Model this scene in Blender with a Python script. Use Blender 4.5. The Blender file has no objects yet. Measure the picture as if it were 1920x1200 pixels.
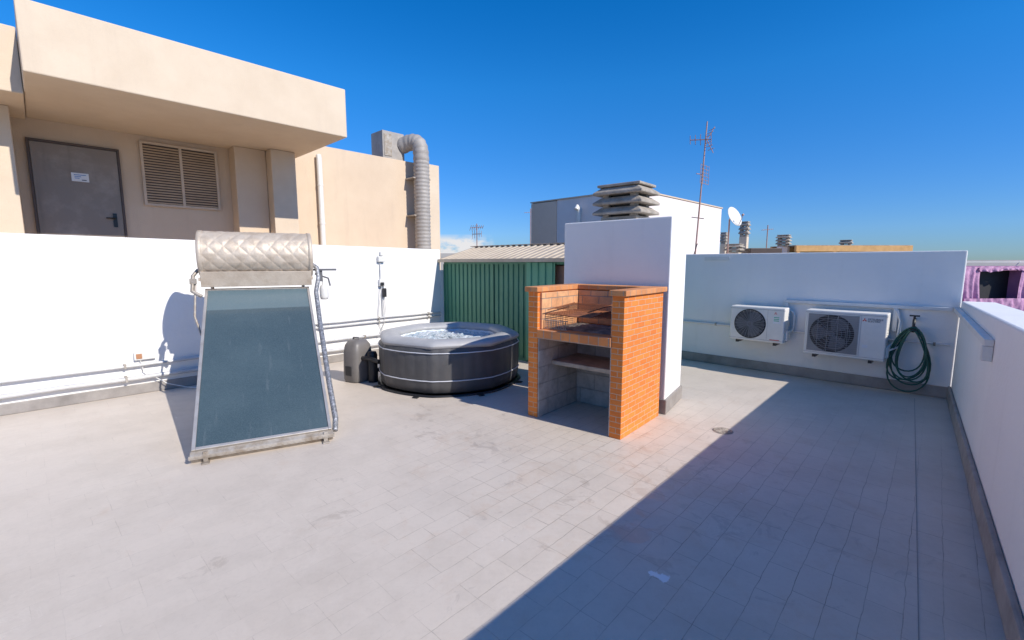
import bpy, bmesh, math, random
from mathutils import Vector, Matrix
random.seed(3)
scene = bpy.context.scene
col = scene.collection
R = math.radians

# ------------------------------------------------------------------ mesh helpers
class MB:
    def __init__(s):
        s.v=[]; s.f=[]; s.sm=[]; s.mk=[]
    def add(s, vs, fs, smooth=False):
        o=len(s.v)
        s.v += [tuple(v) for v in vs]
        s.f += [tuple(i+o for i in f) for f in fs]
        s.sm += [smooth]*len(fs)
        return s
    def mark(s): s.mk.append((len(s.v),len(s.f)))
    def box(s,x0,x1,y0,y1,z0,z1,rot=None,cen=None):
        s.mark()
        vs=[(x0,y0,z0),(x1,y0,z0),(x1,y1,z0),(x0,y1,z0),(x0,y0,z1),(x1,y0,z1),(x1,y1,z1),(x0,y1,z1)]
        if rot is not None:
            c=Vector(cen) if cen else Vector(((x0+x1)/2,(y0+y1)/2,(z0+z1)/2))
            vs=[tuple(rot@(Vector(v)-c)+c) for v in vs]
        return s.add(vs,[(0,3,2,1),(4,5,6,7),(0,1,5,4),(1,2,6,5),(2,3,7,6),(3,0,4,7)])
    def prism(s,pts,z0,z1):
        s.mark()
        n=len(pts)
        a=z0 if isinstance(z0,(list,tuple)) else [z0]*n
        b=z1 if isinstance(z1,(list,tuple)) else [z1]*n
        vs=[(p[0],p[1],a[i]) for i,p in enumerate(pts)]+[(p[0],p[1],b[i]) for i,p in enumerate(pts)]
        fs=[tuple(range(n-1,-1,-1)),tuple(range(n,2*n))]+[(i,(i+1)%n,n+(i+1)%n,n+i) for i in range(n)]
        return s.add(vs,fs)
    def tube(s,pts,r,n=8,closed=False,smooth=True,caps=True):
        s.mark()
        pts=[Vector(p) for p in pts]; m=len(pts)
        rs=r if isinstance(r,(list,tuple)) else [r]*m
        vs=[];fs=[]
        up=None
        for i,p in enumerate(pts):
            if closed: t=(pts[(i+1)%m]-pts[i-1])
            elif i==0: t=pts[1]-pts[0]
            elif i==m-1: t=pts[-1]-pts[-2]
            else:
                t=(pts[i+1]-pts[i]).normalized()+(pts[i]-pts[i-1]).normalized()
            if t.length<1e-9: t=Vector((0,0,1))
            t.normalize()
            if up is None:
                up=Vector((0,0,1)) if abs(t.z)<.9 else Vector((1,0,0))
            a=up-t*up.dot(t)
            if a.length<1e-6:
                a=t.orthogonal()
            a.normalize(); b=t.cross(a); up=a
            for k in range(n):
                q=2*math.pi*k/n
                vs.append(p+(a*math.cos(q)+b*math.sin(q))*rs[i])
        for i in range(m if closed else m-1):
            j=(i+1)%m
            for k in range(n):
                l=(k+1)%n
                fs.append((i*n+k,i*n+l,j*n+l,j*n+k))
        s.add(vs,fs,smooth)
        if not closed and caps:
            s.add(vs[:n],[tuple(range(n-1,-1,-1))]); s.add(vs[-n:],[tuple(range(n))])
        return s
    def lathe(s,prof,n=32,rf=None,c=(0,0),smooth=True,closed=False):
        s.mark()
        vs=[];fs=[]
        for (r,z) in prof:
            for k in range(n):
                q=2*math.pi*k/n
                rr=r*(rf(q) if rf else 1)
                vs.append((c[0]+rr*math.cos(q),c[1]+rr*math.sin(q),z))
        m=len(prof)
        for i in range(m if closed else m-1):
            j=(i+1)%m
            for k in range(n):
                l=(k+1)%n
                fs.append((i*n+k,i*n+l,j*n+l,j*n+k))
        s.add(vs,fs,smooth)
        return s
    def each(s,name,mat,parent,bevel=0):
        mk_=s.mk+[(len(s.v),len(s.f))]
        for i in range(len(s.mk)):
            v0,f0=mk_[i]; v1,f1=mk_[i+1]
            m=MB(); m.v=s.v[v0:v1]; m.f=[tuple(a-v0 for a in f) for f in s.f[f0:f1]]; m.sm=s.sm[f0:f1]
            m.build(name,mat,parent,bevel=bevel)
    def build(s,name,mat,parent=None,loc=(0,0,0),yaw=0,bevel=0,label=None,seg=2):
        me=bpy.data.meshes.new(name)
        me.from_pydata(s.v,[],s.f)
        me.polygons.foreach_set("use_smooth",s.sm)
        me.update()
        bm=bmesh.new(); bm.from_mesh(me)
        bmesh.ops.recalc_face_normals(bm,faces=bm.faces)
        uv=bm.loops.layers.uv.new("UVMap")
        for f in bm.faces:
            n=f.normal; ax=max(range(3),key=lambda i:abs(n[i]))
            for l in f.loops:
                c=l.vert.co
                l[uv].uv=(c.y,c.z) if ax==0 else ((c.x,c.z) if ax==1 else (c.x,c.y))
        bm.to_mesh(me); bm.free()
        me.materials.append(mat)
        o=bpy.data.objects.new(name,me); col.objects.link(o)
        o.location=loc; o.rotation_euler=(0,0,yaw)
        if parent: o.parent=parent
        if bevel:
            b=o.modifiers.new("bevel",'BEVEL'); b.width=bevel; b.segments=seg; b.limit_method='ANGLE'; b.angle_limit=R(40)
        if label: o["label"]=label
        return o

def tag(o,label,cat,group=None):
    o["label"]=label; o["category"]=cat
    if group: o["group"]=group
    return o
def root(name,label,cat,loc=(0,0,0),yaw=0,group=None):
    e=bpy.data.objects.new(name,None); e.empty_display_size=.2
    col.objects.link(e); e.location=loc; e.rotation_euler=(0,0,yaw)
    return tag(e,label,cat,group)
def text_part(name,body,size,parent,mat,loc,rot,extr=.0006):
    cu=bpy.data.curves.new(name,'FONT'); cu.body=body; cu.size=size; cu.extrude=extr; cu.align_x='LEFT'
    t=bpy.data.objects.new(name+"_tmp",cu); col.objects.link(t)
    dg=bpy.context.evaluated_depsgraph_get(); dg.update()
    me=bpy.data.meshes.new_from_object(t.evaluated_get(dg))
    bpy.data.objects.remove(t)
    me.materials.clear(); me.materials.append(mat)
    o=bpy.data.objects.new(name,me); col.objects.link(o)
    o.parent=parent; o.location=loc; o.rotation_euler=rot
    return o

# ------------------------------------------------------------------ materials
def mk(name):
    m=bpy.data.materials.new(name); m.use_nodes=True
    nt=m.node_tree; b=nt.nodes["Principled BSDF"]
    return m,nt,b
def N(nt,t,**k):
    n=nt.nodes.new(t)
    for a,v in k.items(): setattr(n,a,v)
    return n
def c4(c): return (c[0],c[1],c[2],1)
def ramp(nt,src,p0,p1,c0=(0,0,0,1),c1=(1,1,1,1)):
    r=N(nt,'ShaderNodeValToRGB'); r.color_ramp.elements[0].position=p0; r.color_ramp.elements[1].position=p1
    r.color_ramp.elements[0].color=c0; r.color_ramp.elements[1].color=c1
    nt.links.new(src,r.inputs[0]); return r.outputs[0]
def mix(nt,fac,a,b,bt='MIX'):
    n=N(nt,'ShaderNodeMix',data_type='RGBA',blend_type=bt)
    for i,v in ((0,fac),(6,a),(7,b)):
        if isinstance(v,(int,float)): n.inputs[i].default_value=v
        elif isinstance(v,tuple): n.inputs[i].default_value=v if len(v)==4 else c4(v)
        else: nt.links.new(v,n.inputs[i])
    return n.outputs[2]
def mrange(nt,src,a,b,c,d):
    m=N(nt,'ShaderNodeMapRange')
    for i,v in enumerate((a,b,c,d)): m.inputs[1+i].default_value=v
    nt.links.new(src,m.inputs[0]); return m.outputs[0]
def math2(nt,op,a,b):
    m=N(nt,'ShaderNodeMath',operation=op)
    for i,v in enumerate((a,b)):
        if isinstance(v,(int,float)): m.inputs[i].default_value=v
        else: nt.links.new(v,m.inputs[i])
    return m.outputs[0]
def noise(nt,scale,detail=6,rough=.6,vec=None,dist=0):
    n=N(nt,'ShaderNodeTexNoise'); n.inputs['Scale'].default_value=scale; n.inputs['Detail'].default_value=detail
    n.inputs['Roughness'].default_value=rough; n.inputs['Distortion'].default_value=dist
    if vec is None:
        tc=nt.nodes.get("TC") or N(nt,'ShaderNodeTexCoord',name="TC"); vec=tc.outputs['Object']
    nt.links.new(vec,n.inputs['Vector']); return n.outputs['Fac']
def mapping(nt,vec,scale=(1,1,1),rot=(0,0,0),loc=(0,0,0)):
    m=N(nt,'ShaderNodeMapping'); m.inputs['Scale'].default_value=scale; m.inputs['Rotation'].default_value=rot; m.inputs['Location'].default_value=loc
    nt.links.new(vec,m.inputs['Vector']); return m.outputs[0]
def bump(nt,b,h,strength=.3,dist=.01):
    n=N(nt,'ShaderNodeBump'); n.inputs['Strength'].default_value=strength; n.inputs['Distance'].default_value=dist
    nt.links.new(h,n.inputs['Height'])
    nt.links.new(n.outputs[0],b.inputs['Normal']); return n
def M(name,c,rough=.6,metal=0,c2=None,scale=3,lo=.4,hi=.7,bs=80,bst=.15,bd=.004,streak=None,coat=0,sa=.25):
    m,nt,b=mk(name)
    if c2 is None: c2=tuple(x*.8 for x in c)
    f=ramp(nt,noise(nt,scale,8,.65),lo,hi)
    out=mix(nt,f,c,c2)
    if streak:
        tc=nt.nodes["TC"]
        v=mapping(nt,tc.outputs['Object'],(5,5,.6))
        s=ramp(nt,noise(nt,1.2,6,.6,v),.56,.9)
        out=mix(nt,math2(nt,'MULTIPLY',s,sa),out,streak)
    nt.links.new(out,b.inputs['Base Color'])
    nt.links.new(mrange(nt,noise(nt,scale*4,4),.2,.8,max(0,rough-.08),min(1,rough+.1)),b.inputs['Roughness'])
    b.inputs['Metallic'].default_value=metal
    if coat: b.inputs['Coat Weight'].default_value=coat
    if bst: bump(nt,b,noise(nt,bs,5,.6),bst,bd)
    return m

m_white=M("white_paint",(.84,.815,.78),.75,c2=(.78,.755,.72),scale=1.3,lo=.45,hi=.85,bs=24,bst=.45,bd=.008,streak=(.60,.57,.52))
m_skirt=M("grey_skirting_paint",(.33,.30,.275),.6,scale=3,c2=(.21,.19,.175),bst=.4,bs=30)
m_tan=M("tan_render",(.67,.525,.38),.85,c2=(.59,.45,.32),scale=.9,lo=.35,hi=.8,bs=60,bst=.5,bd=.008,streak=(.44,.33,.24),sa=.35)
m_tan2=M("tan_render_lighter",(.68,.555,.415),.85,c2=(.61,.485,.355),scale=.9,bs=60,bst=.4,bd=.008,streak=(.48,.38,.29),sa=.3)
m_door=M("worn_grey_metal",(.25,.205,.165),.5,.1,c2=(.38,.325,.275),scale=2.2,lo=.5,hi=.75,bst=.1,streak=(.11,.085,.065),sa=.7)
m_frame=M("dark_frame",(.09,.06,.045),.5,bst=.05)
m_louvre=M("beige_louvre",(.50,.35,.215),.55,c2=(.40,.275,.165),bst=.1)
m_lframe=M("pale_window_frame",(.62,.49,.36),.55,bst=.1)
m_plate=M("white_plate",(.8,.8,.8),.4,bst=0)
m_ink=M("dark_ink",(.06,.06,.08),.5,bst=0)
m_blue_ink=M("blue_ink",(.05,.2,.5),.5,bst=0)
m_handle=M("black_metal",(.03,.03,.03),.35,.5,bst=0)
m_pvc=M("white_plastic",(.75,.73,.69),.4,c2=(.66,.64,.60),scale=5,bst=.05)
m_greypipe=M("grey_painted_pipe",(.52,.51,.50),.45,.1,c2=(.64,.63,.61),scale=6,bst=.1)
m_duct=M("galvanised_duct",(.39,.355,.32),.65,.1,c2=(.29,.265,.24),scale=4,bst=.2)
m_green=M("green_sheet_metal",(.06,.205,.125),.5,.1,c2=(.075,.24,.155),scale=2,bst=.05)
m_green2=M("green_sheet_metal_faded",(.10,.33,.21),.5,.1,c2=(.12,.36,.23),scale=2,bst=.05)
m_roof=M("beige_roof_metal",(.56,.465,.345),.6,.0,c2=(.46,.37,.27),scale=3,bst=.05)
m_alu=M("aluminium",(.58,.55,.51),.45,.6,c2=(.45,.41,.37),scale=8,bst=.08)
m_alu_dirty=M("dirty_aluminium",(.45,.41,.36),.55,.4,c2=(.25,.19,.13),scale=9,bst=.2)
m_tank=M("scuffed_aluminium_foil",(.60,.51,.41),.55,.3,c2=(.47,.38,.29),scale=7,bs=40,bst=.35,bd=.008)
m_insul=M("silver_insulation",(.55,.55,.56),.4,.6,c2=(.25,.25,.25),scale=40,lo=.38,hi=.56,bst=.8,bs=70,bd=.01)
m_black=M("black_plastic",(.02,.02,.022),.45,bst=.05)
m_rubber=M("charcoal_vinyl",(.068,.066,.066),.5,c2=(.088,.085,.085),scale=5,bst=.3,bs=120,bd=.002)
m_rim=M("grey_vinyl",(.42,.415,.41),.42,c2=(.36,.355,.35),scale=4,bst=.2,bs=120,bd=.002)
m_stripe=M("pale_stripe",(.66,.67,.70),.5,bst=0)
m_liner=M("pale_blue_liner",(.72,.76,.80),.35,c2=(.64,.70,.76),bst=.05)
m_pump=M("grey_brown_plastic",(.17,.155,.145),.45,c2=(.13,.12,.11),bst=.1)
m_conc=M("weathered_concrete",(.45,.39,.32),.9,c2=(.22,.19,.155),scale=6,lo=.35,hi=.75,bst=.8,bs=40,bd=.01)
m_rust=M("rusty_iron",(.34,.12,.05),.85,.1,c2=(.16,.06,.03),scale=12,bst=.5)
m_soot=M("ash_and_soot",(.12,.105,.095),.95,c2=(.34,.30,.26),scale=9,bst=.8)
m_acwhite=M("air_conditioner_paint",(.78,.75,.69),.4,c2=(.70,.67,.61),scale=3,bst=.05)
m_dark=M("dark_recess",(.018,.018,.02),.6,bst=0)
m_midgrey=M("mid_grey_recess",(.13,.13,.14),.6,bst=0)
m_recess=M("pale_grey_recess",(.30,.30,.30),.6,bst=0)
m_grille=M("grey_grille",(.34,.34,.35),.45,.1,bst=0)
m_red=M("red_print",(.65,.02,.02),.4,bst=0)
m_gsticker=M("green_sticker",(.05,.45,.25),.4,bst=0)
m_hose=M("green_hose",(.012,.085,.06),.35,c2=(.018,.11,.08),bst=.05)
m_orange_s=M("terracotta_socket",(.50,.24,.12),.5,bst=0)
m_anten=M("weathered_antenna",(.45,.28,.22),.55,.2,c2=(.36,.18,.13),scale=3,bst=.1)
m_dish=M("dish_white",(.72,.69,.63),.5,bst=.05)
m_pink=M("pink_lilac_cloth",(.62,.34,.50),.8,c2=(.38,.17,.32),scale=5,bst=.5,bs=9,bd=.05)
m_purple=M("purple_wall",(.40,.20,.36),.8,c2=(.28,.13,.26),bst=.2)
m_wood=M("orange_timber",(.62,.35,.13),.7,c2=(.48,.26,.09),scale=5,bst=.2)
m_build=M("pale_render",(.58,.54,.49),.85,c2=(.48,.45,.41),scale=.6,bst=.3)
m_lav=M("whitewashed_render",(.80,.71,.67),.85,c2=(.73,.63,.59),scale=.7,bst=.3,streak=(.55,.48,.44))
m_pinkbeige=M("pinkish_beige_render",(.80,.57,.42),.85,c2=(.72,.50,.36),scale=.8,bst=.3)

def brick_mat(name,bw,rh,c1,c2,cm,mort=.006,dirt=None,rough=.8,da=.3,bst=.7):
    m,nt,b=mk(name)
    tc=N(nt,'ShaderNodeTexCoord',name="TC")
    br=N(nt,'ShaderNodeTexBrick'); br.inputs['Scale'].default_value=1
    br.inputs['Brick Width'].default_value=bw; br.inputs['Row Height'].default_value=rh
    br.inputs['Mortar Size'].default_value=mort; br.inputs['Mortar Smooth'].default_value=.35
    br.inputs['Bias'].default_value=-.1
    br.inputs['Color1'].default_value=c4(c1); br.inputs['Color2'].default_value=c4(c2); br.inputs['Mortar'].default_value=c4(cm)
    jit=N(nt,'ShaderNodeVectorMath',operation='MULTIPLY_ADD')
    nn=N(nt,'ShaderNodeTexNoise'); nn.inputs['Scale'].default_value=14; nt.links.new(tc.outputs['Object'],nn.inputs['Vector'])
    nt.links.new(nn.outputs['Color'],jit.inputs[0]); jit.inputs[1].default_value=(.008,.008,0); nt.links.new(tc.outputs['UV'],jit.inputs[2])
    nt.links.new(jit.outputs[0],br.inputs['Vector'])
    f=ramp(nt,noise(nt,7,8,.7),.42,.8)
    out=mix(nt,math2(nt,'MULTIPLY',f,da),br.outputs['Color'],dirt or tuple(x*.6 for x in c1))
    nt.links.new(out,b.inputs['Base Color']); b.inputs['Roughness'].default_value=rough
    inv=math2(nt,'SUBTRACT',1.0,br.outputs['Fac'])
    h=math2(nt,'ADD',inv,math2(nt,'MULTIPLY',noise(nt,60,4),.4))
    bump(nt,b,h,bst,.005)
    return m
m_brick=brick_mat("orange_brick",.155,.056,(.82,.245,.04),(.70,.18,.028),(.64,.40,.25),.0048,da=.3)
m_fire=brick_mat("fire_brick",.22,.11,(.80,.42,.20),(.70,.32,.14),(.36,.26,.2),.006,dirt=(.16,.10,.07),da=.7)
m_cope=brick_mat("clay_tile_coping",.12,.3,(.74,.31,.11),(.60,.22,.07),(.44,.32,.24),.004,dirt=(.25,.15,.10),da=.5)
m_hearth=brick_mat("worn_hearth_tile",.11,.3,(.78,.28,.08),(.64,.20,.05),(.42,.32,.25),.006,dirt=(.25,.17,.12),da=.6)
m_cement=brick_mat("rough_grey_blockwork",.39,.19,(.52,.47,.42),(.45,.405,.36),(.40,.36,.32),.009,dirt=(.24,.205,.17),da=.9,bst=1)

# floor
def floor_mat():
    m,nt,b=mk("painted_terrace_tiles")
    tc=N(nt,'ShaderNodeTexCoord',name="TC")
    v=mapping(nt,tc.outputs['Object'],rot=(0,0,R(-47)))
    nn=N(nt,'ShaderNodeTexNoise'); nn.inputs['Scale'].default_value=5; nn.inputs['Detail'].default_value=5; nt.links.new(v,nn.inputs['Vector'])
    jit=N(nt,'ShaderNodeVectorMath',operation='MULTIPLY_ADD'); jit.inputs[1].default_value=(.026,.026,0)
    nt.links.new(nn.outputs['Color'],jit.inputs[0]); nt.links.new(v,jit.inputs[2])
    br=N(nt,'ShaderNodeTexBrick'); br.inputs['Scale'].default_value=1
    br.inputs['Brick Width'].default_value=.29; br.inputs['Row Height'].default_value=.145
    br.offset_frequency=3; br.offset=.37
    br.inputs['Mortar Size'].default_value=.0024; br.inputs['Mortar Smooth'].default_value=.6
    br.inputs['Color1'].default_value=(.635,.555,.47,1); br.inputs['Color2'].default_value=(.60,.525,.445,1); br.inputs['Mortar'].default_value=(.61,.535,.455,1)
    nt.links.new(jit.outputs[0],br.inputs['Vector'])
    big=ramp(nt,noise(nt,.7,8,.6),.35,.75)
    base=mix(nt,big,br.outputs['Color'],(.655,.57,.48))
    base=mix(nt,ramp(nt,noise(nt,1.6,10,.75),.45,.88),base,(.49,.42,.345))
    base=mix(nt,math2(nt,'MULTIPLY',ramp(nt,noise(nt,30,6,.8),.5,.75),.22),base,(.40,.34,.28))
    def dist(x,y):
        d=N(nt,'ShaderNodeVectorMath',operation='DISTANCE'); nt.links.new(tc.outputs['Object'],d.inputs[0]); d.inputs[1].default_value=(x,y,0); return d.outputs['Value']
    dB=dist(1.3,3.6)
    ad=math2(nt,'ADD',mrange(nt,dB,.5,3.0,.26,0),noise(nt,2.1,9,.85))
    gm=ramp(nt,ad,.50,.84)
    gm=math2(nt,'ADD',math2(nt,'MULTIPLY',gm,.90),.05)
    base=mix(nt,math2(nt,'MULTIPLY',gm,br.outputs['Fac']),base,(.16,.12,.085))
    # thin-edged damp traces, following the joints a little
    ns=noise(nt,4.6,9,.7,dist=1.0)
    ns=math2(nt,'ADD',ns,math2(nt,'MULTIPLY',br.outputs['Fac'],.05))
    ad2=math2(nt,'ADD',mrange(nt,dB,.2,2.4,.11,0),ns)
    for (x,y,rd,am) in ((-1.74,2.35,.22,.16),(-1.45,2.13,.16,.15),(-1.2,2.95,.22,.14),(-1.35,3.4,.22,.14),(-.9,4.5,.6,.11),(-.2,4.1,.5,.11),(.8,2.6,.4,.10),(-.9,5.2,.6,.11)):
        ad2=math2(nt,'ADD',ad2,mrange(nt,dist(x,y),0,rd,am,0))
    st=ramp(nt,ad2,.64,.70)
    base=mix(nt,math2(nt,'MULTIPLY',st,.30),base,(.30,.24,.19))
    # tan scuffs where the paint has worn
    sc_=ramp(nt,math2(nt,'ADD',mrange(nt,dB,.2,3.0,.10,0),noise(nt,2.3,10,.75,dist=.5)),.58,.70)
    base=mix(nt,math2(nt,'MULTIPLY',sc_,.25),base,(.52,.36,.24))
    e1=ramp(nt,ns,.52,.535); e2=ramp(nt,ns,.545,.56)
    ring=math2(nt,'SUBTRACT',e1,e2)
    base=mix(nt,math2(nt,'MULTIPLY',ring,math2(nt,'MULTIPLY',ramp(nt,noise(nt,.9,3),.5,.7),.35)),base,(.74,.67,.58))
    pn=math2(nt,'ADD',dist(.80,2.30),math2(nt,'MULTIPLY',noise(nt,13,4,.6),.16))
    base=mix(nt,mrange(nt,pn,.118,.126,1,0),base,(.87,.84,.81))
    base=mix(nt,ramp(nt,noise(nt,12,3,.5),.76,.77),base,(.70,.64,.58))
    nt.links.new(base,b.inputs['Base Color'])
    rr=mrange(nt,noise(nt,1.8,8,.7),.3,.7,.66,.42)
    rr=math2(nt,'SUBTRACT',rr,math2(nt,'MULTIPLY',st,.16))
    nt.links.new(rr,b.inputs['Roughness'])
    h=math2(nt,'SUBTRACT',noise(nt,5,9,.7),math2(nt,'MULTIPLY',math2(nt,'MULTIPLY',br.outputs['Fac'],gm),.9))
    bump(nt,b,h,.42,.005)
    return m
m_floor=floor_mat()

# ------------------------------------------------------------------ frames of reference
A=Vector((-5.73,4.92,0)); YL=R(46)           # long white wall : x along, y beyond
P1=Vector((3.015,8.015,0)); YF=R(-44.5)      # far wall
P2=Vector((5.509,5.562,0)); YR=R(48.9-180)   # low parapet beside the camera
def fr(o,yaw,x,y,z=0):
    c,s=math.cos(yaw),math.sin(yaw)
    return Vector((o.x+c*x-s*y,o.y+s*x+c*y,o.z+z))

# ------------------------------------------------------------------ ground, terrace
g=MB(); g.box(-6000,6000,-6000,6000,-9.3,-9)
o=g.build("ground",M("distant_ground",(.30,.27,.22),.95,c2=(.12,.15,.08),scale=.02,bst=0)); o["kind"]="structure"
g=MB(); g.box(150,6000,-3000,6000,-8.99,-8.9)
o=g.build("sea",M("sea_water",(.10,.26,.42),.5,c2=(.12,.3,.46),scale=.01,bst=0)); o["kind"]="structure"
lw0=fr(A,YL,-9,0); cor=fr(A,YL,8.34,0); rw1=fr(P2,YR,13,0)
f=MB(); f.prism([lw0,rw1,P2,cor],-.25,0)
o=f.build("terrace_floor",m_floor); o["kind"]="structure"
bm_=MB(); bm_.prism([fr(A,YL,-9,.2),fr(P2,YR,13,.28),P2+Vector((.2,.0,0)),cor+Vector((0,.2,0))],-9.05,-.255)
tag(bm_.build("apartment_building",m_build),"pale rendered apartment block carrying the roof terrace","building")
g=MB(); g.box(.25,13,-.334,-.330,0.0,.002)
o=g.build("floor_joint",m_skirt,loc=P2,yaw=YR); o["kind"]="structure"

# walls
r=root("parapet_wall","tall white rendered wall with grey skirting beside the solar heater","wall",A,YL)
w=MB(); w.prism([(-9,0),(6.14,0),(6.14,.2),(-9,.2)],[-.25]*4,[2.12,1.97,1.97,2.12]); w.build("wall_face",m_white,r,bevel=.012)
w=MB(); w.box(-9,6.14,-.02,-.001,.001,.13); w.build("skirting",m_skirt,r,bevel=.008)
w=MB(); w.box(6.143,8.5,.0,.2,-.25,1.55); w.build("rear_wall",m_white,r,bevel=.01)
w=MB(); w.box(8.34,8.55,-2.3,-.003,-.25,1.55); w.build("rear_wall",m_white,r,bevel=.01)
r=root("parapet_wall","white rendered wall carrying two air conditioners and a hose","wall",P1,YF)
w=MB(); w.box(-2.0,3.5,0,.22,-.25,1.85); w.build("wall_face",m_white,r,bevel=.012)
w=MB(); w.box(-2.0,3.49,-.025,-.001,.001,.15); w.build("skirting",m_skirt,r,bevel=.01)
w=MB(); w.box(.35,.75,-.015,-.001,1.74,1.8); w.build("metal_bracket",m_pvc,r)
r=root("parapet_wall","low white rendered parapet with grey skirting and wide top","wall",P2,YR)
w=MB(); w.prism([(0,0),(13,0),(13,.3),(0,.3)],[-.25]*4,[1.235,1.53,1.53,1.235]); w.build("wall_face",m_white,r,bevel=.015)
w=MB(); w.box(.03,13,-.035,-.001,.001,.17); w.build("skirting",m_skirt,r,bevel=.012)

# ------------------------------------------------------------------ chimney block
ch=[(.67,5.91),(1.72,4.98),(2.12,5.59),(1.07,6.52)]
r=root("chimney","white rendered chimney block with grey base and layered concrete cap","chimney",(1.4,5.75,0))
def loc2(p,c=(1.4,5.75)): return (p[0]-c[0],p[1]-c[1])
w=MB(); w.prism([loc2(p) for p in ch],0,2.2); w.build("chimney_stack",m_white,r,bevel=.012)
cx=[((p[0]-1.4)*1.035,(p[1]-5.75)*1.035) for p in ch]
w=MB(); w.prism(cx,.001,.17); w.build("skirting",m_skirt,r,bevel=.01)
def tier_cap(parent,loc,yaw,sx,sy,tiers,th,mat,name="chimney_cap"):
    w=MB()
    w.box(-sx*.40,sx*.40,-sy*.40,sy*.40,0,th*.5); z=th*.5
    for i in range(tiers):
        a=.40; bb=.54
        top=[(-sx*a,-sy*a),(sx*a,-sy*a),(sx*a,sy*a),(-sx*a,sy*a)]
        bot=[(-sx*bb,-sy*bb),(sx*bb,-sy*bb),(sx*bb,sy*bb),(-sx*bb,sy*bb)]
        z0=z+th*.22
        vs=[(p[0],p[1],z0) for p in bot]+[(p[0],p[1],z0+th*.25) for p in bot]+[(p[0],p[1],z0+th*.76) for p in top]
        fs=[(3,2,1,0),(8,9,10,11)]
        for q in (0,4):
            for k in range(4): fs.append((q+k,q+(k+1)%4,q+4+(k+1)%4,q+4+k))
        w.add(vs,fs)
        for sxn in (-1,1):
            for syn in (-1,1):
                w.box(sxn*sx*.30-.04,sxn*sx*.30+.04,syn*sy*.30-.04,syn*sy*.30+.04,z-.01,z0+.01)
        z+=th
    w.box(-sx*.47,sx*.47,-sy*.47,sy*.47,z+.002,z+th*.28)
    return w.build(name,mat,parent,loc,yaw,bevel=.008)
tier_cap(r,(.01,.01,2.2),R(-41),.60,.48,3,.118,m_conc)
w=MB(); w.box(-.16,.16,-.13,.13,2.2,2.55); w.build("flue",m_dark,r,(.01,.01,0),R(-41))

# ------------------------------------------------------------------ barbecue
YB=R(-40.1)
r=root("brick_barbecue","orange brick barbecue with open firebox, rusty grill and concrete shelf","barbecue",(.18,4.954,0),YB)
W=1.135; D=.92; H=1.39; t=.125
w=MB(); w.box(0,t,0,D,0.001,H); w.box(W-t,W,0,D,0.001,H); w.box(t+.001,W-t-.001,D-.11,D-.001,.001,H-.002); w.each("brick_wall",m_brick,r,bevel=.004)
w=MB(); w.box(t+.001,t+.014,.012,D-.12,.001,.885); w.box(W-t-.014,W-t-.001,.012,D-.12,.001,.885); w.box(t+.015,W-t-.015,D-.125,D-.112,.001,.885); w.each("blockwork_lining",m_cement,r)
w=MB(); w.box(t+.001,W-t-.001,-.012,D-.13,.89,.985); w.build("hearth_slab",m_hearth,r,bevel=.006)
w=MB()
nx,ny=26,18; vs=[];fs=[]
for j in range(ny+1):
    for i in range(nx+1):
        x=t+.035+(W-2*t-.07)*i/nx; y=.16+(D-.33)*j/ny
        e=min(i,nx-i,j,ny-j)/4; vs.append((x,y,.987+min(1,e)*(.008+.018*random.random())))
for j in range(ny):
    for i in range(nx): a=j*(nx+1)+i; fs.append((a,a+1,a+nx+2,a+nx+1))
w.add(vs,fs,True); w.build("ash_bed",m_soot,r)
w=MB(); w.box(t+.001,t+.03,.04,D-.15,.987,H-.01); w.box(W-t-.03,W-t-.001,.04,D-.15,.987,H-.01); w.box(t+.03,W-t-.03,D-.15,D-.112,.994,H-.01); w.each("firebox_lining",m_fire,r,bevel=.003)
w=MB(); w.box(-.03,t+.02,-.03,D+.03,H+.001,H+.055); w.box(W-t-.02,W+.03,-.03,D+.03,H+.001,H+.055); w.box(t+.022,W-t-.022,D-.15,D+.03,H+.001,H+.054); w.each("coping",m_cope,r,bevel=.006)
w=MB(); w.box(t+.016,W-t-.016,.24,D-.127,.565,.61); w.build("shelf",m_conc,r,bevel=.006)
w=MB()
gz=1.155
for i in range(26):
    x=t+.05+i*(W-2*t-.10)/25
    w.tube([(x,.10,gz),(x,D-.2,gz)],.0035,5)
for y in (.10,.32,.52,D-.2): w.tube([(t+.035,y,gz-.007),(W-t-.035,y,gz-.007)],.005,6)
w.box(t+.33,t+.62,.05,.30,gz+.005,gz+.012,rot=Matrix.Rotation(R(6),3,'X'))
for i in range(9):
    y=.16+i*.05
    w.tube([(t+.10,y,gz+.055+i*.004),(W-t-.3,y,gz+.055+i*.004)],.004,5)
for x in (t+.10,W-t-.3): w.tube([(x,.05,gz+.048),(x,.58,gz+.09)],.006,6)
w.build("grill_grate",m_rust,r)
w=MB()
for i in range(13):
    x=t+.05+i*.022
    w.tube([(x,.07,.99),(x,.07,1.09)],.004,5)
w.tube([(t+.04,.07,1.09),(t+.34,.07,1.09)],.005,5); w.tube([(t+.04,.07,1.0),(t+.34,.07,1.0)],.005,5)
w.build("fire_basket",m_alu_dirty,r)

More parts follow.
